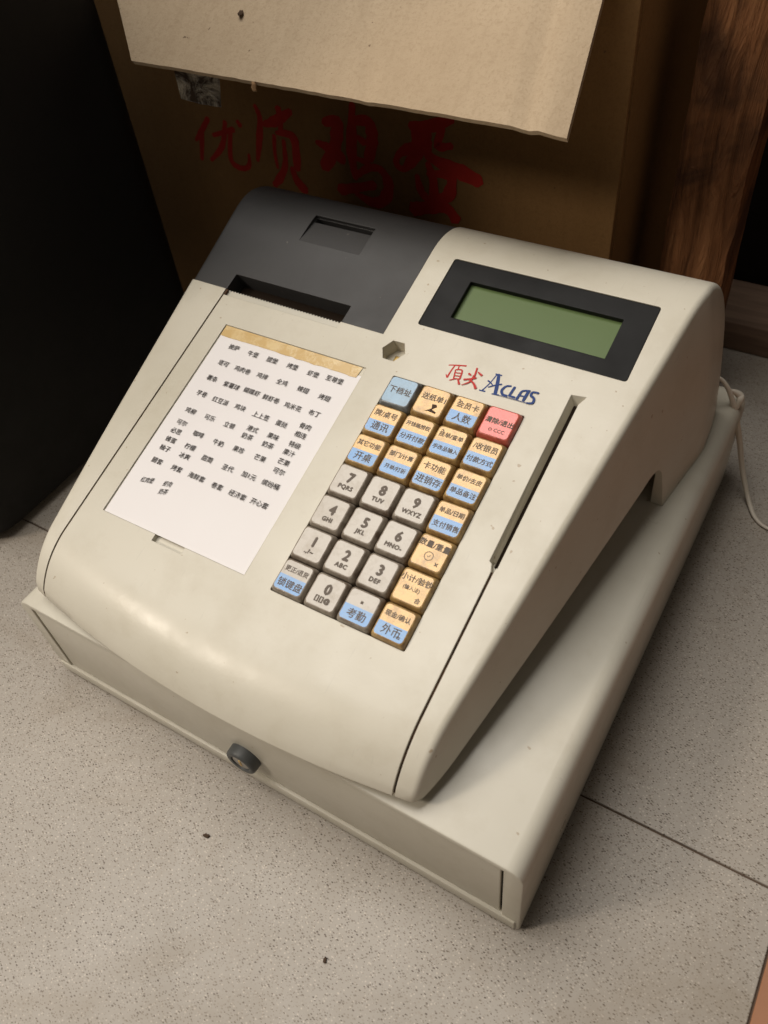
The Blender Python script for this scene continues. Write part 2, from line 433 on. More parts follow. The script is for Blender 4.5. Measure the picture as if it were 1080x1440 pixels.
body = from_bm('body_shell', body_mesh(), 'cream', reg, 33)
SEAM_X, SEAM_S = -22.8, 23.2
def box_cut(x0, x1, s0, s1, h0, h1, bev=0):
    bm = bmesh.new(); add_box(bm, (x0, s0, h0), (x1, s1, h1), 0, 1)
    if bev:
        es = [e for e in bm.edges if abs(e.verts[0].co.z - e.verts[1].co.z) > 1e-3]
        bmesh.ops.bevel(bm, geom=es, offset=bev, segments=4, affect='EDGES', profile=.5)
    for v in bm.verts: v.co = PM @ v.co
    return temp(bm)
def cover_block(d):
    bm = bmesh.new(); add_box(bm, (-230, SEAM_S + d, -62), (SEAM_X - d, 190, 60), 0, 1, PM); return temp(bm)
def groove(x0, x1, y_hi, depth):
    bm = bmesh.new()
    ysl = [-30] ; up = []; lo = []
    r = 51.3; ys = 24.5; cy, cz = ys + r * ST, zpan(ys) - r * CT
    d = bulge((x0 + x1) / 2); dz = d * ST / CT
    path = [(cy - r * math.sin(a) , cz + r * math.cos(a), -math.sin(a), math.cos(a)) for a in [math.radians(75) + (TH - math.radians(75)) * k / 16 for k in range(17)]]
    poly_o = [(y + d + ny * 4, z + dz + nz * 4) for y, z, ny, nz in path] ; poly_i = [(y + d - ny * depth, z + dz - nz * depth) for y, z, ny, nz in path]
    poly_o.append((y_hi - ST * 4, zpan(y_hi) + CT * 4)); poly_i.append((y_hi + ST * depth, zpan(y_hi) - CT * depth))
    k = len(poly_o); V = {}
    for side, x in ((0, x0), (1, x1)):
        for j, poly in enumerate((poly_o, poly_i)):
            for i, (y, z) in enumerate(poly): V[side, j, i] = bm.verts.new((x, y, z))
    for i in range(k - 1):
        bm.faces.new((V[0, 0, i], V[0, 0, i + 1], V[1, 0, i + 1], V[1, 0, i])); bm.faces.new((V[0, 1, i], V[0, 1, i + 1], V[1, 1, i + 1], V[1, 1, i]))
        for s in (0, 1): bm.faces.new((V[s, 0, i], V[s, 0, i + 1], V[s, 1, i + 1], V[s, 1, i]))
    for i in (0, k - 1): bm.faces.new((V[0, 0, i], V[1, 0, i], V[1, 1, i], V[0, 1, i]))
    return temp(bm)
KX0, KX1, KS0, KS1 = -3.9, 73.7, .3, -134.3
MX0, MX1, MS0, MS1 = -120.8, -21.0, -.3, -133.1
DX0, DX1, DS0, DS1 = -7.1, 113.2, 84.0, 35.4
SLOT = (-136.5, -51.5)
hexpx = [(553.3, 478.8), (569, 483), (569.6, 497.5), (553.3, 508), (538.3, 503.3), (538, 489)]
bm = bmesh.new(); prism(bm, [panel(*p) for p in hexpx][::-1], -9, 5, PM); hexc = temp(bm)
# card slot: a funnel that narrows with depth, flared at its upper end
bm = bmesh.new()
st = [(90.6, -78.0), (95.4, -80.6), (95.6, 15), (98.0, 21.8), (90.4, 20.6)]; sb = [(93.0, -78.8), (95.3, -80.4), (95.4, 15), (95.6, 17.5), (93.0, 17.0)]
a = [bm.verts.new(PM @ Vector((x + (x - 93) * .25, y, 2))) for x, y in st]; b = [bm.verts.new(PM @ Vector((x, y, -6.5))) for x, y in sb]; c = [bm.verts.new(PM @ Vector((x, y, -15.0))) for x, y in sb]
bm.faces.new(a[::-1]); bm.faces.new(c)
for i in range(5):
    j = (i + 1) % 5; bm.faces.new((a[i], a[j], b[j], b[i])); bm.faces.new((b[i], b[j], c[j], c[i]))
slotc = temp(bm)
bm = bmesh.new(); prism(bm, [(91.5, -77.0), (94.0, -83.5), (95.0, -83.5), (95.7, -77)], -5, 4, PM); slotd = temp(bm)
wx = 0
bm = bmesh.new(); add_box(bm, (-155, 190, 60), (134.5, 311, 104)); cavity = temp(bm)
cuts = [cover_block(0), cavity, box_cut(KX0, KX1, KS1, KS0, -9, 5, .8), box_cut(MX0, MX1, MS1, MS0, -1.0, 5, .6),
        box_cut(DX0, DX1, DS1, DS0, -7, 5, 1.6), box_cut(SLOT[0], SLOT[1], 18.8, 35.5, -13, 6, .8),
        box_cut(-81.5, -60.7, -137, -130, -3, 5), hexc, slotc, slotd, groove(93.7, 95.0, 103, 5.5), groove(-136.3, -135.2, 203.8, 2.2)]
boolean(body, cuts)
cov = from_bm('printer_cover', body_mesh(.7), 'grey_cover', reg, 33)
keep = cover_block(.45)
boolean(cov, [keep], 'INTERSECT')
bm = bmesh.new()                                     # finger recess of the lid: deep at the back, running out to the front
a = [(-110, 71, 4), (-66, 71, 4), (-66, 92.6, 6), (-110, 92.6, 6)]; b = [(-110, 71, -.8), (-66, 71, -.8), (-66, 92.6, -4.0), (-110, 92.6, -4.0)]
va = [bm.verts.new(PM @ Vector(p)) for p in a]; vb = [bm.verts.new(PM @ Vector(p)) for p in b]
bm.faces.new(va); bm.faces.new(vb)
for i in range(4): bm.faces.new((va[i], va[(i + 1) % 4], vb[(i + 1) % 4], vb[i]))
latch = temp(bm)
latch2 = box_cut(-109.6, -66.4, 88.6, 92.2, -13, 6, .4)
boolean(cov, [latch, latch2, cuts[5]])
drop(cuts + [keep, latch, latch2])
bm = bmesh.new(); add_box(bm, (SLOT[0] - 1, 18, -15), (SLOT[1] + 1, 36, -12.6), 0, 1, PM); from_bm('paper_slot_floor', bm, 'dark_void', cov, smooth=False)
bm = bmesh.new()                                     # serrated tear bar
x = SLOT[0] + .4; pts = [(SLOT[0] + .4, 18.95), (SLOT[1] - .4, 18.95)]
k = 40; w = (SLOT[1] - SLOT[0] - .8) / k; top = []
for i in range(k): top += [(SLOT[1] - .4 - i * w, 23.4), (SLOT[1] - .4 - (i + .5) * w, 24.4)]
prism(bm, pts + top + [(SLOT[0] + .4, 23.4)], -4.4, -2.6, PM); from_bm('tear_bar', bm, 'tear_bar', reg, smooth=False)

bm = bmesh.new(); prism(bm, [(91.9, -79.2), (95.6, -80.8), (95.8, 17.2), (91.9, 17.2)], -7.4, -5.6, PM); from_bm('card_slot_shade', bm, 'dark_void', reg, smooth=False)  # dark strip added low in the slot, its colour stands in for deep shade
# key opening floor
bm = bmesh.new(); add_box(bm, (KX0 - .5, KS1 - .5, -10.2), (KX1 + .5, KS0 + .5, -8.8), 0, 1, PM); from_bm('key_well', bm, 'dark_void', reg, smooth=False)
# broken core at the bottom of the six-sided lock hole
hx, hs = panel(554, 493)
bm = bmesh.new(); add_box(bm, (hx - 1.2, hs - 3.2, -8.9), (hx + 4.5, hs + 1.2, -6.6), .5, 2, PM); from_bm('lock_core', bm, 'brass', reg)

# display
SX0, SX1, SS0, SS1 = 8.9, 97.8, 71.3, 45.4
bm = bmesh.new()
def ring(bm, o, i, h0, h1, mtx):
    ov = [[bm.verts.new(mtx @ Vector((x, y, h))) for x, y in o] for h in (h0, h1)]
    iv = [[bm.verts.new(mtx @ Vector((x, y, h))) for x, y in i] for h in (h0, h1)]
    k = len(o)
    for q in range(k):
        p = (q + 1) % k
        bm.faces.new((ov[1][q], ov[1][p], iv[1][p], iv[1][q])); bm.faces.new((ov[0][q], ov[0][p], iv[0][p], iv[0][q]))
        bm.faces.new((ov[0][q], ov[0][p], ov[1][p], ov[1][q])); bm.faces.new((iv[0][q], iv[0][p], iv[1][p], iv[1][q]))
def rrect(x0, y0, x1, y1, r, n=4):
    out = []
    for cx, cy, a0 in ((x1 - r, y1 - r, 0), (x0 + r, y1 - r, 90), (x0 + r, y0 + r, 180), (x1 - r, y0 + r, 270)):
        for k in range(n + 1):
            a = math.radians(a0 + 90 * k / n); out.append((cx + r * math.cos(a), cy + r * math.sin(a)))
    return out
ring(bm, rrect(DX0 + .3, DS1 + .3, DX1 - .3, DS0 - .3, 1.6), rrect(SX0, SS1, SX1, SS0, .3), -3.2, -.25, PM)
bez = from_bm('display_bezel', bm, 'bezel', reg)
bm = bmesh.new(); add_box(bm, (SX0 - 2, SS1 - 2, -5.2), (SX1 + 2, SS0 + 2, -3.4), 0, 1, PM); from_bm('display_screen', bm, 'lcd', bez, smooth=False)

# keys: (paper, upper legend, lower legend)
Y2, N, GB = 'YB', 'N', 'GB'
KEYS = [
 [('S', '下档址', ''), ('Y', '送纸单1', ''), (Y2, '会员卡', '人数'), ('R', '清除/退出', '⊙ CCC')],
 [(Y2, '牌/桌号', '通讯'), (Y2, '开钱箱授权', '分开付款'), (Y2, '挂单/查单', '手改品输入'), (Y2, '/收银员', '付款方式')],
 [(Y2, '其它功能', '开桌'), (Y2, '部门/计算', '开单/打折'), (Y2, '卡功能', '进销存'), (Y2, '单价/去皮', '单品备注')],
 [(N, '7', 'PQRS'), (N, '8', 'TUV'), (N, '9', 'WXYZ'), (Y2, '单品/日期', '支付销售')],
 [(N, '4', 'GHI'), (N, '5', 'JKL'), (N, '6', 'MNO-'), ('Y', '数量/重量', '')],
 [(N, '1', '.,?~'), (N, '2', 'ABC'), (N, '3', 'DEF'), ('Y', '小计/验钞', '')],
 [(GB, '更正/退货', '锁键盘'), (N, '0', '[][]@'), (GB, '.', '考勤'), (Y2, '现金/确认', '外币')],
]
PXK, PSK = (KX1 - KX0) / 4, (KS0 - KS1) / 7
_kb = {}
def key_base(mat):
    if mat not in _kb:
        bm = bmesh.new(); prof = [(9.42, -8, 1.5), (9.42, 1.0, 1.6), (9.25, 2.0, 1.7), (8.55, 3.9, 1.9), (8.25, 4.35, 1.9), (7.8, 4.5, 1.8)]
        rings = [[bm.verts.new((x, y, z)) for x, y in rrect(-h, -h, h, h, r)] for h, z, r in prof]
        for a, b in zip(rings[:-1], rings[1:]):
            for i in range(len(a)): bm.faces.new((a[i], a[(i + 1) % len(a)], b[(i + 1) % len(a)], b[i]))
        bm.faces.new(rings[-1]); bm.faces.new(rings[0][::-1])
        bmesh.ops.recalc_face_normals(bm, faces=bm.faces[:])
        me = bpy.data.meshes.new('key')
        for v in bm.verts: v.co *= MM
        bm.to_mesh(me); bm.free(); me.materials.append(MATS[mat])
        me.polygons.foreach_set('use_smooth', [True] * len(me.polygons)); me.set_sharp_from_angle(angle=math.radians(50)); _kb[mat] = me
    return _kb[mat]
def flat_patch(poly, h, M):
    bm = bmesh.new(); bm.faces.new([bm.verts.new(M @ Vector((x, y, h))) for x, y in poly]); return bm
INS = 7.75
def patch_poly(y0, y1, q=0.0):
    full = rrect(-INS, -INS, INS, INS, 1.7)
    out = []
    for x, y in full: out.append((x, max(y0, min(y1, y))))
    res = []
    for p in out:
        if not res or (abs(p[0] - res[-1][0]) + abs(p[1] - res[-1][1])) > .01: res.append(p)
    return res
INVK = None
for r_, row in enumerate(KEYS):
    for c_, (kind, up, lo) in enumerate(row):
        kx, ks = KX0 + PXK * (c_ + .5), KS0 - PSK * (r_ + .5)
        tilt = Matrix.Rotation(math.radians(random.uniform(-1.2, 1.2)), 4, 'X') @ Matrix.Rotation(math.radians(random.uniform(-1.2, 1.2)), 4, 'Y') @ Matrix.Rotation(math.radians(random.uniform(-.7, .7)), 4, 'Z')
        M = PM @ Matrix.Translation((kx, ks, random.uniform(-.25, .2) - 1.5)) @ tilt
        mat = {'S': 'key_slate', 'R': 'key_red', 'N': 'key_grey', 'GB': 'key_grey'}.get(kind, 'key_amber')
        k = bpy.data.objects.new('key', key_base(mat)); COL.objects.link(k); k.parent = reg
        Mk = M.copy(); Mk.translation = M.translation * MM
        k.matrix_parent_inverse = parent_inv(reg); k.matrix_basis = Mk
        I = Matrix.Identity(4)
        def sub(name, bm, mt):
            o = from_bm(name, bm, mt, None, smooth=False); o.parent = k; return o
        def sub_text(body, size, x, y, **kw):
            me = text_mesh(body, size, **kw).copy(); me.transform(Matrix.Scale(MM, 4) @ Matrix.Translation((x, y, 4.66)))
            o = finish('legend', me, 'ink_black', None, smooth=False); o.parent = k
        if kind in ('YB', 'GB'):
            cut = -.4 + random.uniform(-.5, .5)
            sub('paper_insert', flat_patch(patch_poly(cut, INS), 4.54, I), 'paper_yellow' if kind == 'YB' else 'paper_grey')
            sub('paper_insert', flat_patch(patch_poly(-INS, cut), 4.56, I), 'paper_blue')
        else:
            sub('paper_insert', flat_patch(patch_poly(-INS, INS), 4.54, I), {'S': 'paper_slate', 'Y': 'paper_yellow', 'R': 'paper_red', 'N': 'paper_grey'}[kind])
        if kind == 'N':
            sub_text(up, 7.6, .6, 1.7, bold=.42, sx=.95); sub_text(lo, 3.3, .3, -4.0, bold=.22, space=1.12)
        elif kind in ('YB', 'GB'):
            if up == '.': sub_text('■', 1.9, 0, 2.6)
            else:
                n_ = max(len(up.replace('/', '')) + .4 * up.count('/'), 3); sub_text(up, min(4.3, 14.2 / n_), .1, 3.7, bold=.07)
            n_ = max(len(lo), 2.4); sub_text(lo, min(5.2, 14.4 / n_), .3, -3.9, bold=.07)
            if (r_, c_) == (6, 3): sub_text('=', 3.4, 5.0, -5.6, bold=.1)
            if (r_, c_) in ((0, 2), (1, 2)): sub_text('↑', 2.6, -5.6, 5.6, bold=.05)
        elif kind == 'Y' and r_ == 0:
            sub_text(up, 4.2, .4, 2.4, bold=.08)
            sub('tear_mark', flat_patch([(1.2, -1.2), (3.6, -1.0), (4.6, -2.2), (3.4, -3.4), (2.6, -4.4), (5.6, -5.4), (5.2, -6.2), (1.0, -5.9), (-1.2, -6.4), (.8, -5.0), (2.0, -3.8)], 4.60, I), 'crumb')
            sub('torn_flap', flat_patch([(-6.6, -2.2), (-3, -2.6), (.6, -2.4), (1.2, -3.8), (.2, -5.2), (-2.2, -6.3), (-6.2, -5.6), (-7, -4)], 4.58, I), 'paper_yellow')
        elif kind == 'Y':
            sub_text(up, 3.9, 0, 4.1, bold=.09)
            if r_ == 4:
                bm = bmesh.new(); ring(bm, [(2.4 * math.cos(t * .35), 2.4 * math.sin(t * .35)) for t in range(18)], [(2.05 * math.cos(t * .35), 2.05 * math.sin(t * .35)) for t in range(18)], 4.60, 4.62, Matrix.Translation((-.4, -1.9, 0)))
                sub('clock_mark', bm, 'ink_black'); sub_text('×', 4.2, 4.9, -4.6, bold=.12); sub_text('✓', 2.6, -.4, -1.9)
            else: sub_text('(输入法)', 2.5, -.5, -.9, bold=.05); sub_text('合', 3.0, 4.9, -5.3, bold=.08)
        elif kind == 'S': sub_text(up, 4.6, .2, .5, bold=.07)
        elif kind == 'R': sub_text(up, 3.7, .3, .6, bold=.12); sub_text(lo, 2.8, .8, -4.6, bold=.08)

# brand lettering on the panel, red and blue
def px_strokes(name, S, ox, oy, sc, mat, parent, tof, mtx, h, wk, jitter=.04):
    bm = bmesh.new()
    for k, s in enumerate(S):
        pts = []
        for (zx, zy, w) in s:
            a = tof(ox + zx / sc, oy + zy / sc); pts.append((a[0], a[1], w / sc * wk))
        stroke(bm, pts, mtx, h + k * .03, jitter)
    me = bpy.data.meshes.new(name); bmesh.ops.scale(bm, vec=(MM, MM, MM), verts=bm.verts[:]); bm.to_mesh(me); bm.free()
    return finish(name, me, mat, parent, smooth=False)
LR = [[(80, 97, 12), (140, 98, 15), (258, 106, 18)], [(142, 102, 16), (100, 160, 15), (62, 222, 20)], [(52, 190, 8), (62, 222, 16)],
      [(185, 110, 12), (172, 148, 12)], [(150, 145, 13), (128, 232, 14)], [(150, 145, 12), (215, 152, 15), (190, 240, 17)], [(148, 175, 11), (205, 181, 11)],
      [(140, 205, 11), (197, 211, 11)], [(128, 234, 12), (190, 241, 14)], [(150, 235, 14), (85, 252, 8)], [(172, 240, 14), (185, 292, 24)],
      [(368, 130, 16), (352, 180, 17), (338, 220, 14)], [(283, 186, 22), (306, 202, 14)], [(378, 172, 12), (415, 206, 22)], [(233, 246, 20), (300, 240, 15), (357, 230, 20)],
      [(335, 205, 15), (295, 268, 16), (208, 302, 7)], [(285, 246, 12), (330, 285, 20), (352, 337, 27)]]
LB = [[(566, 196, 12), (492, 285, 12), (412, 358, 15)], [(388, 350, 14), (447, 364, 16)], [(588, 192, 30), (570, 300, 36), (548, 392, 34)], [(556, 188, 14), (618, 204, 14)],
      [(516, 388, 15), (584, 402, 15)], [(478, 256, 17), (508, 280, 12), (530, 312, 10)], [(480, 322, 13), (560, 300, 14), (617, 294, 16)],
      [(712, 312, 20), (662, 314, 20), (618, 352, 26), (625, 396, 24), (672, 410, 18)], [(750, 322, 24), (716, 372, 25), (690, 412, 24)], [(690, 410, 19), (748, 428, 22)],
      [(905, 362, 18), (830, 362, 20), (795, 400, 24), (765, 448, 24)], [(890, 362, 28), (862, 410, 28), (832, 460, 26)], [(800, 408, 13), (862, 424, 13)],
      [(990, 386, 22), (932, 376, 20), (912, 408, 24), (942, 440, 24), (925, 486, 24), (865, 484, 15)], [(560, 400, 6), (720, 442, 7), (870, 486, 7)]]
px_strokes('red_lettering', LR, 620, 500, 7.2, 'logo_red', reg, panel, PM, .06, .40)
px_strokes('blue_lettering', LB, 620, 500, 7.2, 'logo_blue', reg, panel, PM, .06, .40, .01)

# drawer case under the body
DW = 159.3; DT = 77.2; DD = 352
bm = bmesh.new()
prof = [(DW, 1.5), (DW, DT - 9)] + [(DW - 9 + 9 * math.cos(math.radians(a)), DT - 9 + 9 * math.sin(math.radians(a))) for a in (15, 30, 45, 60, 75)] + [(DW - 9, DT)]
prof = prof + [(-x, z) for x, z in prof[::-1]]
va = [bm.verts.new((x, 0, z)) for x, z in prof]; vb = [bm.verts.new((x, DD, z)) for x, z in prof]
f0 = bm.faces.new(va); f1 = bm.faces.new(vb[::-1])
for i in range(len(va)): bm.faces.new((va[i], vb[i], vb[(i + 1) % len(va)], va[(i + 1) % len(va)]))
bmesh.ops.recalc_face_normals(bm, faces=bm.faces[:])
fe = [e for e in f1.edges if max(v.co.z for v in e.verts) > 2]; bmesh.ops.bevel(bm, geom=fe, offset=12, segments=5, affect='EDGES', profile=.5)
fe = [e for e in bm.edges if all(abs(v.co.y) < .01 for v in e.verts)]; bmesh.ops.bevel(bm, geom=fe, offset=1.3, segments=2, affect='EDGES', profile=.5)
case = from_bm('drawer_case', bm, 'cream_drawer', reg, 33)
bm = bmesh.new(); add_box(bm, (-148.0, -5, 12.2), (149.8, 16, 74.2)); cut = temp(bm); boolean(case, [cut]); drop([cut])
bm = bmesh.new(); add_box(bm, (-157.2, -1.1, 2.6), (157.0, 1.2, 11.9), .8, 2); from_bm('drawer_rail', bm, 'cream_drawer', reg)
bm = bmesh.new(); add_box(bm, (-146.8, .5, 12.9), (148.2, 15.5, 73.9), .7, 2); df = from_bm('drawer_front', bm, 'cream_drawer', reg)
for fx in (-135, 135):
    for fy in (22, 330):
        bm = bmesh.new(); bmesh.ops.create_cone(bm, cap_ends=True, segments=16, radius1=8, radius2=7, depth=1.6, matrix=Matrix.Translation((fx, fy, .8))); from_bm('foot', bm, 'black_plastic', reg)
bm = bmesh.new(); add_box(bm, (148.35, 1.6, 16), (149.7, 15, 67)); from_bm('drawer_gap_shade', bm, 'dark_void', reg, smooth=False)  # dark strip filling the gap, shade put in as colour
bm = bmesh.new(); add_box(bm, (-147.9, 2.0, 14), (-146.95, 15, 72)); from_bm('drawer_gap_shade', bm, 'dark_void', reg, smooth=False)  # same painted shade in the left gap
# lock in the drawer front
bm = bmesh.new(); LXc, LZc = -2.8, 31.6
def lathe_y(bm, prof, cx, cz, n=36, sx=1.0):
    rings = [[bm.verts.new((cx + sx * r * math.cos(2 * math.pi * k / n), y, cz + r * math.sin(2 * math.pi * k / n))) for k in range(n)] for y, r in prof]
    for a, b in zip(rings[:-1], rings[1:]):
        for i in range(n): bm.faces.new((a[i], a[(i + 1) % n], b[(i + 1) % n], b[i]))
    bm.faces.new(rings[0]); bm.faces.new(rings[-1][::-1])
lathe_y(bm, [(2, 9.7), (-4.2, 9.5), (-5.4, 9.0), (-5.9, 8.2), (-5.7, 6.2), (-4.4, 5.9)], LXc, LZc)
lock = from_bm('drawer_lock', bm, 'lock_rubber', reg, 40)
bm = bmesh.new(); lathe_y(bm, [(-3.8, 5.7), (-4.9, 5.5), (-5.2, 5.0)], LXc, LZc, 28); from_bm('lock_face', bm, 'steel', lock)
bm = bmesh.new(); add_box(bm, (LXc - .7, -5.5, LZc - 3.0), (LXc + .7, -5.0, LZc + 3.0)); from_bm('keyhole', bm, 'brass', lock, smooth=False)

# power cord: tube along a path
def tube(bm, pts, r, n=10):
    S = smooth_path([tuple(p) + (r if not isinstance(r, (list, tuple)) else r[i],) for i, p in enumerate(pts)], 8)
    rings = []; up = Vector((0, 0, 1))
    for i, (x, y, z, rr) in enumerate(S):
        a = Vector(S[max(i - 1, 0)][:3]); b = Vector(S[min(i + 1, len(S) - 1)][:3]); d = (b - a).normalized()
        u = d.cross(Vector((.31, .2, .93))).normalized(); v = d.cross(u)
        rings.append([bm.verts.new(Vector((x, y, z)) + (u * math.cos(2 * math.pi * k / n) + v * math.sin(2 * math.pi * k / n)) * rr) for k in range(n)])
    for a, b in zip(rings[:-1], rings[1:]):
        for i in range(n): bm.faces.new((a[i], a[(i + 1) % n], b[(i + 1) % n], b[i]))
    bm.faces.new(rings[0]); bm.faces.new(rings[-1][::-1])
def pz(u, v, z): return hit(u, v, (0, 0, 1), z)
cp = [Vector((128, 318, 104)), pz(1010, 531, 98), pz(1024, 547, 90), pz(1034, 580, 72), pz(1040, 620, 48), pz(1044, 660, 24), pz(1052, 700, 6), pz(1062, 728, 2.0), pz(1082, 744, 1.6), pz(1120, 750, 1.6), pz(1180, 752, 1.6)]
bm = bmesh.new(); tube(bm, cp, [1.2, 1.2, 1.5, 1.9, 1.9, 1.8, 1.6, 1.3, 1.1, 1.1, 1.1]); from_bm('power_cord', bm, 'cord', reg, 60)
bm = bmesh.new(); tube(bm, [pz(1025, 549, 88), pz(1033, 551, 86), pz(1040, 556, 83), pz(1041, 562, 81), pz(1036, 574, 75)], [1.1, 1.7, 2.4, 2.3, 1.3]); from_bm('cord_clip', bm, 'cord', reg, 60)

# dirt-filled parting lines: dark strips lying inside the two grooves
def seam(x0, x1, y_hi, depth):
    r = 51.3; ys = 24.5; cy, cz = ys + r * ST, zpan(ys) - r * CT; d = bulge((x0 + x1) / 2); dz = d * ST / CT
    path = [(cy - r * math.sin(a) + d, cz + r * math.cos(a) + dz, -math.sin(a), math.cos(a)) for a in [math.radians(62) + (TH - math.radians(62)) * k / 16 for k in range(17)]]
    path.append((y_hi, zpan(y_hi), -ST, CT)); bm = bmesh.new(); R4 = []
    for y, z, ny, nz in path:
        R4.append([bm.verts.new((x, y - ny * q, z - nz * q)) for x, q in ((x0, depth), (x1, depth), (x1, depth + 1.5), (x0, depth + 1.5))])
    for a, b in zip(R4[:-1], R4[1:]):
        for k in range(4): bm.faces.new((a[k], a[(k + 1) % 4], b[(k + 1) % 4], b[k]))
    bm.faces.new(R4[0]); bm.faces.new(R4[-1][::-1]); from_bm('seam_dirt', bm, 'seam_dirt', reg, 40)
seam(93.6, 95.1, 102, 1.3); seam(-136.4, -135.1, 203, .7)

# ------------------------------------------------------------------ the menu sheet in its shallow recess
sheet = thing('menu_sheet', pp((MX0 + MX1) / 2, -66, -.9), 'white printed menu sheet of Chinese dish names set in the sloping panel', 'menu sheet')
bm = bmesh.new(); NX, NS = 12, 16; V = []
for j in range(NS + 1):
    for i in range(NX + 1):
        u, w = i / NX, j / NS
        x = MX0 + .7 + (MX1 - MX0 - 1.2) * u; s = MS0 - 5.5 + (MS1 + .2 - MS0 + 5.5) * w
        h = -.80 + .35 * math.sin(u * 3.0 + w * 2) * math.sin(w * 3.1) * .5 + (.5 * max(0, u - .8) ** 1.5 * w * 4)
        V.append(bm.verts.new(pp(x, s, h)))
for j in range(NS):
    for i in range(NX):
        q = j * (NX + 1) + i; bm.faces.new((V[q], V[q + 1], V[q + NX + 2], V[q + NX + 1]))
r_ = bmesh.ops.extrude_face_region(bm, geom=bm.faces[:])
for v in r_['geom']:
    if isinstance(v, bmesh.types.BMVert): v.co -= PN * .12
from_bm('sheet', bm, 'menu_paper', sheet, 60)
bm = bmesh.new(); pts = [(MX0 + .5, MS0 - .3), (MX0 + .5, MS0 - 7.5)]
for i in range(1, 24): pts.append((MX0 + .5 + (MX1 - MX0 - 3.4) * i / 24, MS0 - 7.4 + random.uniform(-.35, .35)))
pts += [(MX1 - 3.0, MS0 - 7.2), (MX1 - 2.4, MS0 - .3)]
prism(bm, pts, -.62, -.52, PM); from_bm('yellowed_tape', bm, 'yellow_tape', sheet, smooth=False)
MENU = [
 [((510, 130), '披萨'), ((582, 155), '牛堡'), ((655, 178), '腿堡'), ((732, 202), '烤堡'), ((810, 230), '虾堡'), ((892, 252), '至尊堡')],
 [((470, 190), '塔可'), ((542, 215), '鸡肉卷'), ((617, 238), '鸡排'), ((692, 262), '全鸡'), ((772, 290), '辣翅'), ((853, 320), '烤翅')],
 [((427, 247), '薯条'), ((500, 275), '紫薯球'), ((577, 298), '蝴蝶虾'), ((650, 325), '鲜虾卷'), ((733, 355), '鸡米花'), ((815, 380), '布丁')],
 [((388, 305), '芋卷'), ((458, 333), '红豆派'), ((533, 358), '鸡块'), ((612, 390), '上上签'), ((690, 420), '蛋挞'), ((780, 430), '骨肉'), ((762, 462), '相连')],
 [((345, 370), '鸡柳'), ((418, 397), '可乐'), ((492, 425), '立顿'), ((580, 440), '港式'), ((560, 468), '奶茶'), ((658, 468), '果味'), ((638, 500), '奶茶'), ((740, 500), '特级'), ((718, 530), '果汁')],
 [((312, 415), '可尔'), ((290, 447), '必思'), ((375, 460), '咖啡'), ((450, 492), '牛奶'), ((527, 518), '果珍'), ((608, 550), '芒果'), ((698, 565), '芒果'), ((680, 600), '可尔')],
 [((270, 480), '蜂蜜'), ((248, 512), '柚子'), ((343, 508), '柠檬'), ((322, 542), '冰爽'), ((408, 553), '甜筒'), ((486, 588), '圣代'), ((566, 617), '加1元'), ((648, 650), '缤纷桶')],
 [((218, 560), '腿套'), ((292, 590), '烤套'), ((367, 622), '海鲜套'), ((445, 657), '卷套'), ((522, 690), '经济套'), ((605, 722), '开心套')],
 [((180, 633), '红肉堡'), ((257, 648), '虾肉'), ((240, 677), '奶茶')]]
for ri, row in enumerate(MENU):
    for (zx, zy), w in row:
        x, s = panel(140 + zx / 2.7, 440 + zy / 2.7)
        hand = ri == 8
        text_on('printed_word', w, 3.85 if not hand else 3.6, x, s, -.28, PM, 'menu_ink', sheet, rot=random.uniform(.12, .3) if hand else 0, bold=.025, shear=.35 if hand else 0, sx=.78 if hand else 1)

# ------------------------------------------------------------------ cardboard egg box behind
BY = 365.0
box = thing('cardboard_box', (-178, BY + 90, 0), 'brown cardboard egg box with red brush lettering and open flap, behind the register', 'cardboard box')
BX0, BX1, BH = -405, 50.5, 332
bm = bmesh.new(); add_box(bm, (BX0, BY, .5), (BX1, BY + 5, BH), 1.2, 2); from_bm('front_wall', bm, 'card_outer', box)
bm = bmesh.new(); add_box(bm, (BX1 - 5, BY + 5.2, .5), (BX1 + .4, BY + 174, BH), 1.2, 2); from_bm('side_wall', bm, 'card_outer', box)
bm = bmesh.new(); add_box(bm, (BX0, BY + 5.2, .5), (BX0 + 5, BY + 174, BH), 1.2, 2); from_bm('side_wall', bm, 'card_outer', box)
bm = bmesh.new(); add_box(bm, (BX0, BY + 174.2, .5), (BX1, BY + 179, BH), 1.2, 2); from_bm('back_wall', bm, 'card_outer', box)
# open flap: hinge on the top edge of the front wall, hanging out over the register
FE0 = hit(185, 85, (0, 1, 0), 271.0); FE1 = hit(795, 190, (0, 1, 0), 271.0)
hz = Vector((0, BY + 1, BH + 1)); 
ed = (FE1 - FE0).normalized(); fd = (Vector((FE0.x, BY + 1, BH + 1)) - FE0); fn = ed.cross(fd).normalized(); 
if fn.z < 0: fn = -fn
FC = fn.dot(FE0)
FT0 = hit(160, -20, fn, FC); FT1 = hit(850, -20, fn, FC)
vdir = fn.cross(ed).normalized()
if vdir.z < 0: vdir = -vdir
def flap_pt(u, w):
    lo = FE0.lerp(FE1, u); L = (BY + 1 - lo.y) / vdir.y
    e0 = (FT0 - FE0).normalized(); e1 = (FT1 - FE1).normalized()
    e = e0.lerp(e1, u); e = e / e.y * (BY + 1 - lo.y)
    return lo + e * w
bm = bmesh.new(); NX, NW = 60, 14; V = []
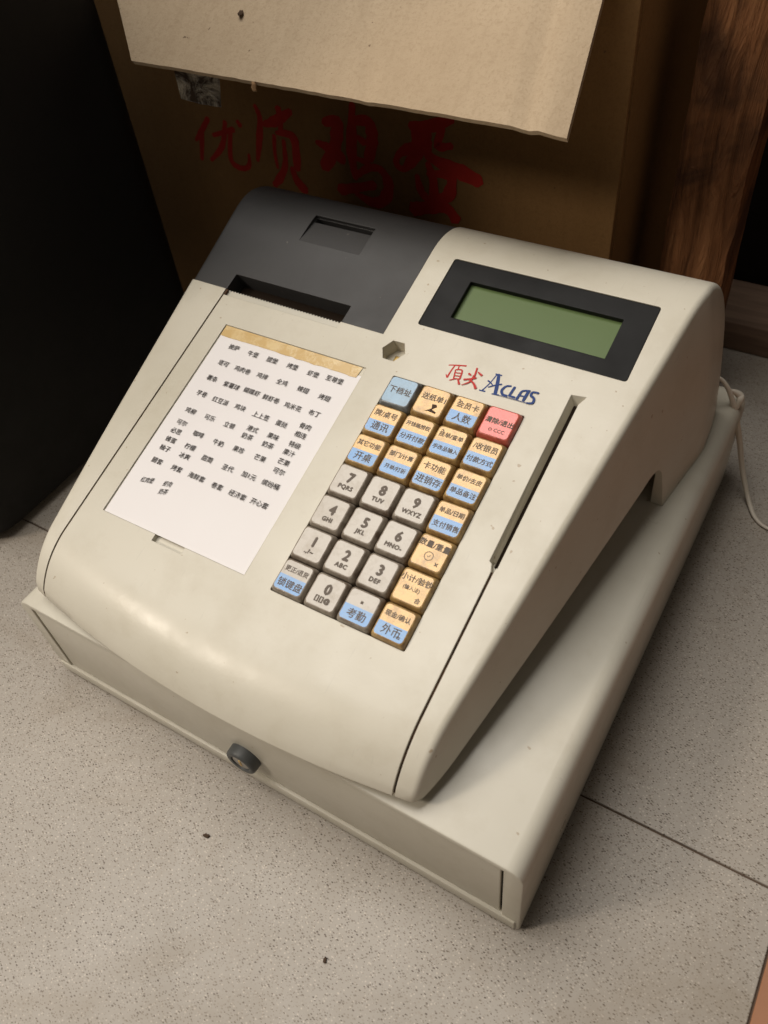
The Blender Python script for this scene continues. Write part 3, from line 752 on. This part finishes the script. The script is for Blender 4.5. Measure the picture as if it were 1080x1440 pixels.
for j in range(NW + 1):
    for i in range(NX + 1):
        u, w = i / NX, j / NW
        p = flap_pt(u, w)
        d = -2.6 * math.exp(-((u - .925) / .014) ** 2) - 1.0 * math.exp(-((u - .60) / .012) ** 2) + .2 * math.sin(u * 7) * (1 - w) - (3.5 * max(0, (u - .93) / .07) ** 1.6) * (1 - .4 * w)
        if j == 0: p = p - vdir * random.uniform(-.18, .22)
        V.append(bm.verts.new(p + fn * d))
for j in range(NW):
    for i in range(NX):
        q = j * (NX + 1) + i; bm.faces.new((V[q], V[q + 1], V[q + NX + 2], V[q + NX + 1]))
r_ = bmesh.ops.extrude_face_region(bm, geom=bm.faces[:])
for v in r_['geom']:
    if isinstance(v, bmesh.types.BMVert): v.co -= fn * 3.6
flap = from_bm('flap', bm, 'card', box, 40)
# strip of clear tape hanging from the flap edge
tz = lambda u, v: hit(u, v, (0, 1, 0), 276.0)
bm = bmesh.new(); q = [(243, 92), (306, 104), (308, 153), (280, 146), (256, 138)]
a = [bm.verts.new(tz(*p) + Vector((0, random.uniform(-2, 2), 0))) for p in q]; b = [bm.verts.new(v.co + Vector((0, .5, 0))) for v in a]
bm.faces.new(a); bm.faces.new(b[::-1])
for i in range(5): bm.faces.new((a[i], a[(i + 1) % 5], b[(i + 1) % 5], b[i]))
from_bm('clear_tape', bm, 'clear_tape', box, smooth=False)
# brush lettering on the front wall
BM_ = Matrix(((1, 0, 0, 0), (0, 0, -1, BY), (0, 1, 0, 0), (0, 0, 0, 1)))     # (x, z, h) -> world, h towards the viewer
tobox = lambda u, v: (lambda p: (p.x, p.z))(hit(u, v, (0, 1, 0), BY))
ZHI = [[(150, 150, 45), (212, 300, 60), (205, 560, 72), (188, 800, 40)], [(250, 372, 50), (350, 350, 85), (450, 300, 105), (570, 220, 60)], [(420, 170, 60), (450, 300, 70), (455, 440, 50)],
       [(380, 500, 42), (388, 700, 42), (425, 885, 28)], [(400, 470, 40), (520, 480, 70), (610, 540, 85), (640, 720, 90), (650, 900, 70)], [(490, 560, 42), (512, 840, 62), (450, 1000, 85), (385, 1080, 60)], [(590, 880, 60), (645, 1020, 85), (750, 1150, 95)]]
JI = [[(190, 250, 60), (330, 240, 115), (335, 400, 118), (300, 570, 120), (200, 735, 105)], [(115, 460, 38), (220, 512, 85), (350, 595, 112), (410, 680, 70)],
      [(505, 40, 50), (500, 300, 88), (500, 600, 90), (545, 860, 50)], [(520, 230, 70), (680, 245, 105), (722, 450, 105), (680, 650, 90)], [(560, 400, 40), (640, 470, 70)], [(560, 640, 40), (690, 690, 60)],
      [(540, 835, 50), (660, 752, 62), (790, 745, 62), (880, 850, 85), (900, 980, 102), (840, 1095, 102), (720, 1110, 85), (540, 1010, 35)], [(375, 975, 105), (520, 960, 88), (750, 925, 82)]]
DAN = [[(245, 180, 50), (420, 190, 90), (650, 115, 60)], [(400, 150, 60), (385, 300, 110), (400, 440, 90)], [(290, 220, 60), (310, 370, 70)], [(560, 200, 45), (510, 370, 60), (645, 372, 45)],
       [(420, 350, 70), (250, 395, 82), (145, 450, 48), (120, 540, 48), (190, 590, 50), (275, 500, 90), (345, 415, 80)], [(400, 450, 60), (545, 540, 90), (740, 625, 118), (915, 715, 85)],
       [(315, 650, 38), (355, 800, 62), (430, 890, 62)], [(415, 530, 40), (470, 700, 72), (475, 920, 75)], [(420, 640, 50), (560, 640, 60), (645, 690, 72), (605, 850, 90), (460, 890, 60)], [(275, 970, 110), (450, 955, 92), (600, 965, 85), (690, 1080, 85)]]
YOU = [[(520, 300, 50), (440, 460, 60), (380, 560, 30)], [(450, 470, 55), (450, 780, 50)], [(580, 500, 40), (820, 430, 60)], [(720, 340, 50), (690, 620, 60), (560, 790, 40)], [(780, 470, 50), (790, 780, 60), (900, 880, 60), (1000, 860, 50), (1000, 720, 25)], [(860, 330, 40), (900, 390, 55)]]
for nm, S, ox, oy, sc in (('brush_character', YOU, 230, 130, 8.308), ('brush_character', ZHI, 340, 130, 8.308), ('brush_character', JI, 430, 140, 7.714), ('brush_character', DAN, 540, 150, 6.75)):
    px_strokes(nm, S, ox, oy, sc, 'card_red', box, tobox, BM_, .15, .68, .12)

# ------------------------------------------------------------------ things round about
# black bin at the left
bm = bmesh.new(); BINX = -275
prof = [(0, 3), (6, 0), (26, 0)]
secs = [(2.0, 14), (8.0, 5), (20.0, 1.5), (60, 0), (560, -3), (561, 4), (592, 4), (598, 2), (600, -4)]
rings = []
for z, ins in secs:
    rings.append([bm.verts.new((x, y, z)) for x, y in rrect(BINX - 260 + ins, 42 + ins, BINX - ins, 301 - ins, 26, 6)])
for a, b in zip(rings[:-1], rings[1:]):
    for i in range(len(a)): bm.faces.new((a[i], a[(i + 1) % len(a)], b[(i + 1) % len(a)], b[i]))
bm.faces.new(rings[0][::-1]); bm.faces.new(rings[-1])
bmesh.ops.translate(bm, verts=bm.verts[:], vec=(0, 0, -1.8))
tag(from_bm('storage_bin', bm, 'black_plastic', None, 40), 'tall black plastic bin standing on the tiles beside the register', 'bin')
# sawn beam on the floor and the post standing on it
bm = bmesh.new(); add_box(bm, (20, 487, 0), (420, 548, 26), 2.0, 2)
tag(from_bm('wooden_beam', bm, 'wood_pale'), 'low sawn timber beam lying on the floor behind the wooden post', 'beam')
bm = bmesh.new()
zs = [19 * k for k in range(40)]; rings = []
for z in zs:
    o = [(75, 402), (96, 401), (117, 403), (119, 420), (118, 439), (96, 440), (75, 439), (74, 420)]
    rings.append([bm.verts.new((x + random.uniform(-.9, .9) - (.03 * z) * 0, y + random.uniform(-.9, .9), z)) for x, y in o])
for a, b in zip(rings[:-1], rings[1:]):
    for i in range(8): bm.faces.new((a[i], a[(i + 1) % 8], b[(i + 1) % 8], b[i]))
bm.faces.new(rings[0][::-1]); bm.faces.new(rings[-1])
tag(from_bm('wooden_post', bm, 'wood', None, 50), 'rough dark brown timber post standing upright behind the register', 'post')
# crumbs on the floor and on the flap
def crumb(name, p, r, mat, label, sq=(1, .6, .5), rz=.4):
    bm = bmesh.new(); bmesh.ops.create_icosphere(bm, subdivisions=2, radius=1)
    for v in bm.verts:
        v.co = v.co * (1 + random.uniform(-.28, .28)); v.co = Matrix.Rotation(rz, 3, 'Z') @ Vector((v.co.x * r * sq[0], v.co.y * r * sq[1], v.co.z * r * sq[2]))
        v.co += p
    return tag(from_bm(name, bm, mat), label, 'crumb')
crumb('crumb', pz(290, 1175, .6) , 1.9, 'crumb', 'dark brown crumb on the tiles before the drawer lock', rz=.2)
crumb('crumb', pz(457, 1350, .5), 1.5, 'crumb', 'small dark crumb on the tiles farther out before the drawer', rz=2.0)
e = hit(340, 20, fn, FC) + fn * 1.0
crumb('crumb', e, 3.0, 'crumb', 'dark crumb stuck on the upper face of the cardboard flap', (.5, 1, .4), .3)
e = hit(357, 122, (0, 1, 0), 270.0)
crumb('crumb', e, 2.6, 'crumb_pale', 'pale brown scrap hanging at the lower edge of the cardboard flap', (.6, .5, 1.1), .2)
